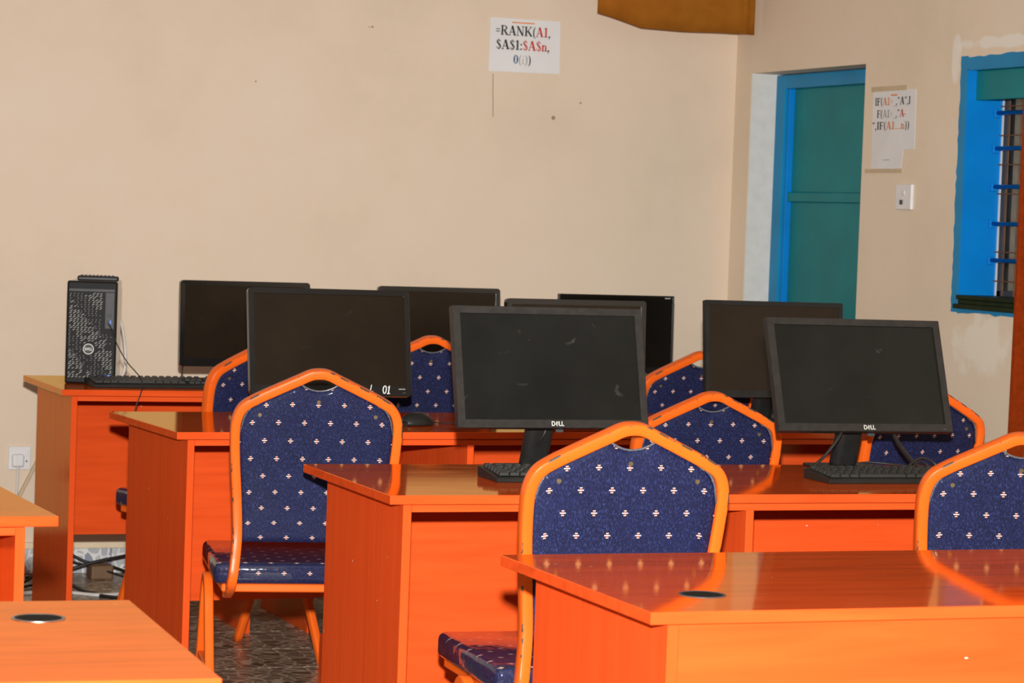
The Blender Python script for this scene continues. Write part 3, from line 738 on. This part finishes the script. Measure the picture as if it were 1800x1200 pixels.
bm = bmesh.new(); s = .0082; wd = text_width('DELL', SANS)*s; text(bm, 'DELL', SANS, (.070-wd/2+.0007, -.0016, .104), (1,0,0), (0,0,1), s); obj('logo', bm, 'silver_mark', lg)
# remote lying on the tower
t = thing('remote_control', 'black remote control lying on top of the tower computer', 'remote', (1.776, 8.175, .7502+CHT+.0002), R(-16))
obj('body', BX(-.030, .096, -.018, .022, 0, .016, bev=.005, seg=2), 'black_plastic', t)
bm = bmesh.new()
for i in range(9):
    for j in range(3): box(bm, -.020+i*.0118, -.013+i*.0118, -.011+j*.010, -.006+j*.010, .0155, .0185, bev=.0008)
o = obj('buttons', bm, 'grey_plastic', t); o['kind'] = 'stuff'
tag(cable('usb_cable', [(1.832,8.112,.9385),(1.835,8.085,.925),(1.848,8.06,.88),(1.872,8.03,.83),(1.892,7.99,.80),(1.900,7.95,.782),(1.894,7.90,.762),(1.880,7.870,.735),(1.866,7.868,.69),(1.885,7.868,.63),(1.95,7.90,.52),(2.02,8.0,.40),(2.06,8.2,.10),(2.08,8.4,.006)], .0018, 'cable_black'), 'thin black cable hanging from the tower over the desk edge', 'cable')
def cord(name, pts, r, mat, root):
    bpy.context.view_layer.update(); iv = root.matrix_world.inverted()
    return cable(name, [iv @ Vector(p_) for p_ in pts], r, mat, root)
cord('power_cord', [(1.93,8.46,.945),(1.945,8.50,.95),(1.966,8.515,.92),(1.980,8.525,.86),(1.986,8.53,.80),(1.978,8.52,.758),(1.960,8.515,.7545)], .0045, 'cable_white', TOWER)
cord('signal_cord', [(1.925,8.40,.86),(1.938,8.43,.84),(1.942,8.44,.79),(1.935,8.44,.757),(1.915,8.45,.7535)], .003, 'cable_black', TOWER)
cord('signal_cord', [(2.965,5.47,.856),(2.955,5.45,.842),(2.935,5.44,.818),(2.905,5.435,.787),(2.876,5.43,.765),(2.864,5.43,.7555),(2.88,5.45,.7545),(2.93,5.50,.7545)], .0038, 'cable_black', MON[1])
cord('power_cord', [(3.112,5.50,.86),(3.120,5.50,.838),(3.140,5.505,.810),(3.165,5.51,.785),(3.186,5.515,.765),(3.196,5.52,.756),(3.22,5.55,.7545)], .0055, 'cable_black', MON[1])
cord('signal_cord', [(2.245,5.51,.87),(2.232,5.49,.835),(2.222,5.52,.80),(2.22,5.57,.775),(2.25,5.60,.7545)], .003, 'cable_black', MON[0])
cord('signal_cord', [(3.66,8.39,.86),(3.70,8.37,.90),(3.735,8.34,.905),(3.765,8.33,.86),(3.77,8.36,.7545)], .003, 'cable_black', MON[7])
cord('signal_cord', [(2.135,8.36,.86),(2.128,8.33,.815),(2.118,8.30,.79),(2.112,8.29,.7545)], .0022, 'cable_black', MON[5])
tag(cable('cable_loop', [(3.10,5.42,.7545),(3.13,5.44,.765),(3.165,5.46,.779),(3.19,5.47,.780),(3.215,5.47,.770),(3.225,5.46,.7545)], .003, 'cable_black'), 'larger looped black cable behind the right foreground keyboard', 'cable')
tag(cable('cable_loop', [(3.14,5.44,.7545),(3.16,5.46,.768),(3.185,5.475,.772),(3.205,5.475,.762),(3.21,5.46,.7545)], .0026, 'cable_black'), 'smaller inner cable loop behind the right foreground keyboard', 'cable')
tag(cable('usb_cable', [(3.05,5.585,.7535),(3.10,5.58,.760),(3.15,5.56,.758),(3.20,5.55,.7535)], .0022, 'cable_black'), 'thin black cable along far edge behind the tilted monitor', 'cable')

# ------------------------------------------------------------------ wall things
t = thing('wall_socket', 'white double wall socket with a white plug near the left edge', 'socket', (1.795, YB, .409))
obj('plate', BX(-.039, .039, -.010, 0, -.041, .041, bev=.003, seg=2), 'white_plastic', t)
obj('rocker_switch', BX(.020, .030, -.013, -.009, .008, .026, bev=.0012), 'white_plastic', t)
obj('pin_slot', BX(.022, .027, -.0105, -.0095, -.014, -.008), 'ink_black', t)
p = thing('plug', 'white plug pushed into the wall socket', 'plug', (1.787, YB-.010, .402))
obj('plug_body', BX(-.021, .021, -.024, 0, -.023, .023, bev=.008, seg=3), 'white_plastic', p)
cable('plug_cord', [(0,-.014,-.02),(-.001,-.016,-.06),(-.003,-.018,-.13),(-.004,-.012,-.22),(-.005,-.012,-.34),(.02,-.06,-.388)], .0045, 'cable_white', p)
tag(obj('cable_duct', sweep(bmesh.new(), [Vector((1.885,YB-.008,.455)), Vector((1.856,YB-.008,.395)), Vector((1.799,YB-.008,.279)), Vector((1.74,YB-.008,.158))], rrect(.012, .014, .002, 1), (0,1,0)), 'tape_beige'), 'slanting beige cable duct on the wall beside the socket', 'duct')
t = thing('light_switch', 'white light switch plate on the side wall below the paper', 'switch', (XR, 7.943, 1.428))
obj('plate', BX(-.012, 0, -.052, .052, -.043, .043, bev=.003, seg=2), 'white_plastic', t)
obj('rocker_switch', BX(-.0165, -.011, -.012, .004, .006, .022, bev=.0015), 'silver_mark', t)
obj('rocker_switch', BX(-.0165, -.011, .002, .018, -.026, -.010, bev=.0015), 'grey_plastic', t)

def sheet(outline, tf, th):
    bm = bmesh.new(); A = [bm.verts.new(tf(x, z, 0)) for x, z in outline]; B = [bm.verts.new(tf(x, z, th)) for x, z in outline]; n = len(A)
    bm.faces.new(A); bm.faces.new(B[::-1])
    for k in range(n): bm.faces.new((A[k], A[(k+1)%n], B[(k+1)%n], B[k]))
    return bm
t = thing('formula_paper', 'white paper printed with RANK formula taped to the back wall', 'paper', (3.642, YB, 1.95), group='printed formula papers')
obj('sheet', sheet([(-.142,.0995),(.138,.099),(.142,-.096),(.05,-.0975),(-.10,-.099),(-.142,-.100)], lambda x, z, d: Vector((x, -.001-d, z)), .0012), 'paper_white', t)
def line(parts, font, xc, z, size, width, xd, tf0, parent):
    sx = width/(sum(text_width(s, font) for s, m_ in parts)*size)
    tot = sum(text_width(s, font) for s, m_ in parts)*size*sx; x = xc-tot/2
    for s, m_ in parts:
        bm = bmesh.new(); text(bm, s, font, tf0(x, z), xd, (0,0,1), size, sx); obj('lettering', bm, m_, parent); x += text_width(s, font)*size*sx
f1 = lambda x, z: Vector((x, -.0030, z))
line([('=RANK(', 'ink_black'), ('A1', 'ink_red'), (',', 'ink_black')], SER, -.010, .037, .0355, .222, (1,0,0), f1, t)
line([('$A$1:', 'ink_black'), ('$A$n', 'ink_red'), (',', 'ink_black')], SER, -.009, -.0155, .0355, .216, (1,0,0), f1, t)
line([('0', 'ink_blue'), ('(', 'ink_grey'), ('i', 'ink_grey'), (')', 'ink_grey'), (')', 'ink_black')], SER, -.010, -.067, .033, .072, (1,0,0), f1, t)
obj('red_strip', BX(-.055, .035, -.0032, -.0022, .083, .0875), 'ink_orange', t)
t = thing('formula_paper', 'white paper printed with IF formula and torn corner beside the door', 'paper', (XR, 8.05, 1.66), group='printed formula papers')
g2 = lambda x, z, d: Vector((-.001-d, -x, z))
obj('sheet', sheet([(-.148,.138),(.147,.131),(.151,-.070),(.075,-.073),(.066,-.139),(-.142,-.139)], g2, .0012), 'paper_white', t)
f2 = lambda x, z: Vector((-.0030, -x, z))
line([('IF(', 'ink_black'), ('A1>', 'ink_orange'), ('_', 'ink_orange'), (',“A”,I', 'ink_black')], SER, -.009, .082, .026, .246, (0,-1,0), f2, t)
line([('F(', 'ink_black'), ('A1>', 'ink_grey'), ('_', 'ink_grey'), (',“', 'ink_black'), ('A-', 'ink_red')], SER, -.014, .040, .026, .203, (0,-1,0), f2, t)
line([('”,IF(', 'ink_black'), ('A1', 'ink_orange'), ('………', 'ink_orange'), ('…n', 'ink_orange'), ('))', 'ink_black')], SER, -.016, -.001, .026, .258, (0,-1,0), f2, t)
obj('orange_strip', BX(-.0032, -.0022, -.022, .022, .113, .118), 'ink_orange', t)
obj('ink_line', BX(-.0032, -.0022, .015, .060, -.107, -.1045), 'ink_grey', t)
obj('tape', BX(-.0036, -.0008, -.085, .160, .130, .147), 'tape_beige', t)
obj('tape', BX(-.0036, -.0008, -.075, .185, -.150, -.136), 'tape_beige', t)

# curtain on the side wall
def cloth(name, path_fn, z0, z1, nu, nz, mat, th=.003):
    bm = bmesh.new(); g = [[bm.verts.new(path_fn(i/nu, z0+(z1-z0)*j/nz)) for j in range(nz+1)] for i in range(nu+1)]
    for i in range(nu):
        for j in range(nz): bm.faces.new((g[i][j], g[i+1][j], g[i+1][j+1], g[i][j+1]))
    bmesh.ops.solidify(bm, geom=bm.faces[:], thickness=th); return obj(name, bm, mat, None, True)
t = thing('curtain', 'rust brown curtain hanging at the right edge beside the blue window', 'curtain', (4.42, 7.1, 0))
def cpath(s, z):
    k = 1-.10*(z/2.2); y = -s*.82
    return Vector((.030*math.sin(s*math.pi*2*8.5+.4)*k+.012*math.sin(s*17+z*1.3), y+.012*math.sin(s*math.pi*17+1.0)+.006*math.sin(z*2.0), z))
o = cloth('drape', cpath, .10, 2.24, 140, 12, 'curtain_cloth'); o.parent = t
obj('curtain_rod', sweep(bmesh.new(), [Vector((0, .65, 2.25)), Vector((0, -.95, 2.25))], circ(.012, 10)), 'steel', t, True)
for yy in (.6, -.9): obj('rod_bracket', BX(-.008, XR-4.42, yy-.008, yy+.008, 2.24, 2.26, bev=.002), 'steel', t)
# brown cloth hanging in the corner
t = thing('hanging_cloth', 'brown cloth hanging from above in front of the room corner', 'cloth', (4.17, 9.10, 2.03))
def bpath(s, zz):
    x = -.322+.644*s; z = zz
    low = .046*max(0, (.28-s)/.28)+.002*math.sin(s*9)
    z = low+(.62-low)*(zz/.62)
    return Vector((x, -.004*math.sin(s*20)-(.020*math.exp(-((s-.93)/.03)**2)), z))
o = cloth('drape', bpath, 0, .62, 60, 8, 'brown_cloth', .004); o.parent = t
obj('hanging_rod', sweep(bmesh.new(), [Vector((-.34, 0, .63)), Vector((.335, 0, .63))], circ(.011, 10)), 'steel', t, True)
for xx in (-.3, .3): obj('cord', sweep(bmesh.new(), [Vector((xx, 0, .63)), Vector((xx, 0, ZC-2.03))], circ(.003, 6)), 'cable_white', t)

# loose cables and adapter on the floor below the back desk
tag(obj('power_adapter', BX(2.02, 2.10, 9.10, 9.19, 0, .052, bev=.008, seg=2), 'brown_box'), 'small dusty power adapter among the cables on the floor', 'adapter')
FC = [('cable_black', [(1.86,9.22,.10),(1.95,9.20,.085),(2.02,9.17,.055),(2.09,9.15,.045),(2.2,9.18,.008),(2.3,9.15,.006)], .005, 'black cable arching along the skirting to the adapter'),
      ('cable_black', [(1.80,9.15,.006),(1.92,9.12,.03),(2.02,9.11,.06),(2.12,9.12,.078),(2.22,9.16,.09),(2.32,9.20,.10)], .006, 'thick black cable rising over the adapter'),
      ('cable_black', [(1.92,9.20,.065),(2.0,9.15,.05),(2.08,9.10,.03),(2.18,9.0,.006),(2.3,8.95,.006)], .004, 'black cable lying from skirting towards the aisle'),
      ('cable_black', [(1.86,8.95,.05),(1.90,8.90,.02),(1.94,8.78,.006),(2.0,8.66,.006),(2.08,8.60,.006)], .006, 'black cable on the tiles beside the back desk panel'),
      ('cable_black', [(1.70,8.98,.006),(1.76,8.99,.012),(1.84,9.06,.05),(1.90,9.15,.11)], .005, 'black cable climbing the wall left of the back desk'),
      ('cable_white', [(1.66,8.75,.006),(1.75,8.79,.008),(1.86,8.80,.006),(1.96,8.72,.006),(2.05,8.74,.006)], .006, 'white cable curling on the floor below the back desk'),
      ('cable_black', [(1.64,8.86,.006),(1.72,8.88,.010),(1.80,8.97,.008),(1.9,9.02,.006)], .005, 'black cable on the floor left of the desk panel'),
      ('cable_black', [(2.20,9.1,.10),(2.35,9.14,.085),(2.5,9.16,.09),(2.7,9.12,.07),(3.0,9.15,.08)], .005, 'black cable sagging along the wall under the back desk')]
for m_, pts, r, lab in FC: tag(cable('floor_cable', pts, r, m_), lab, 'cable', 'loose cables on the floor')
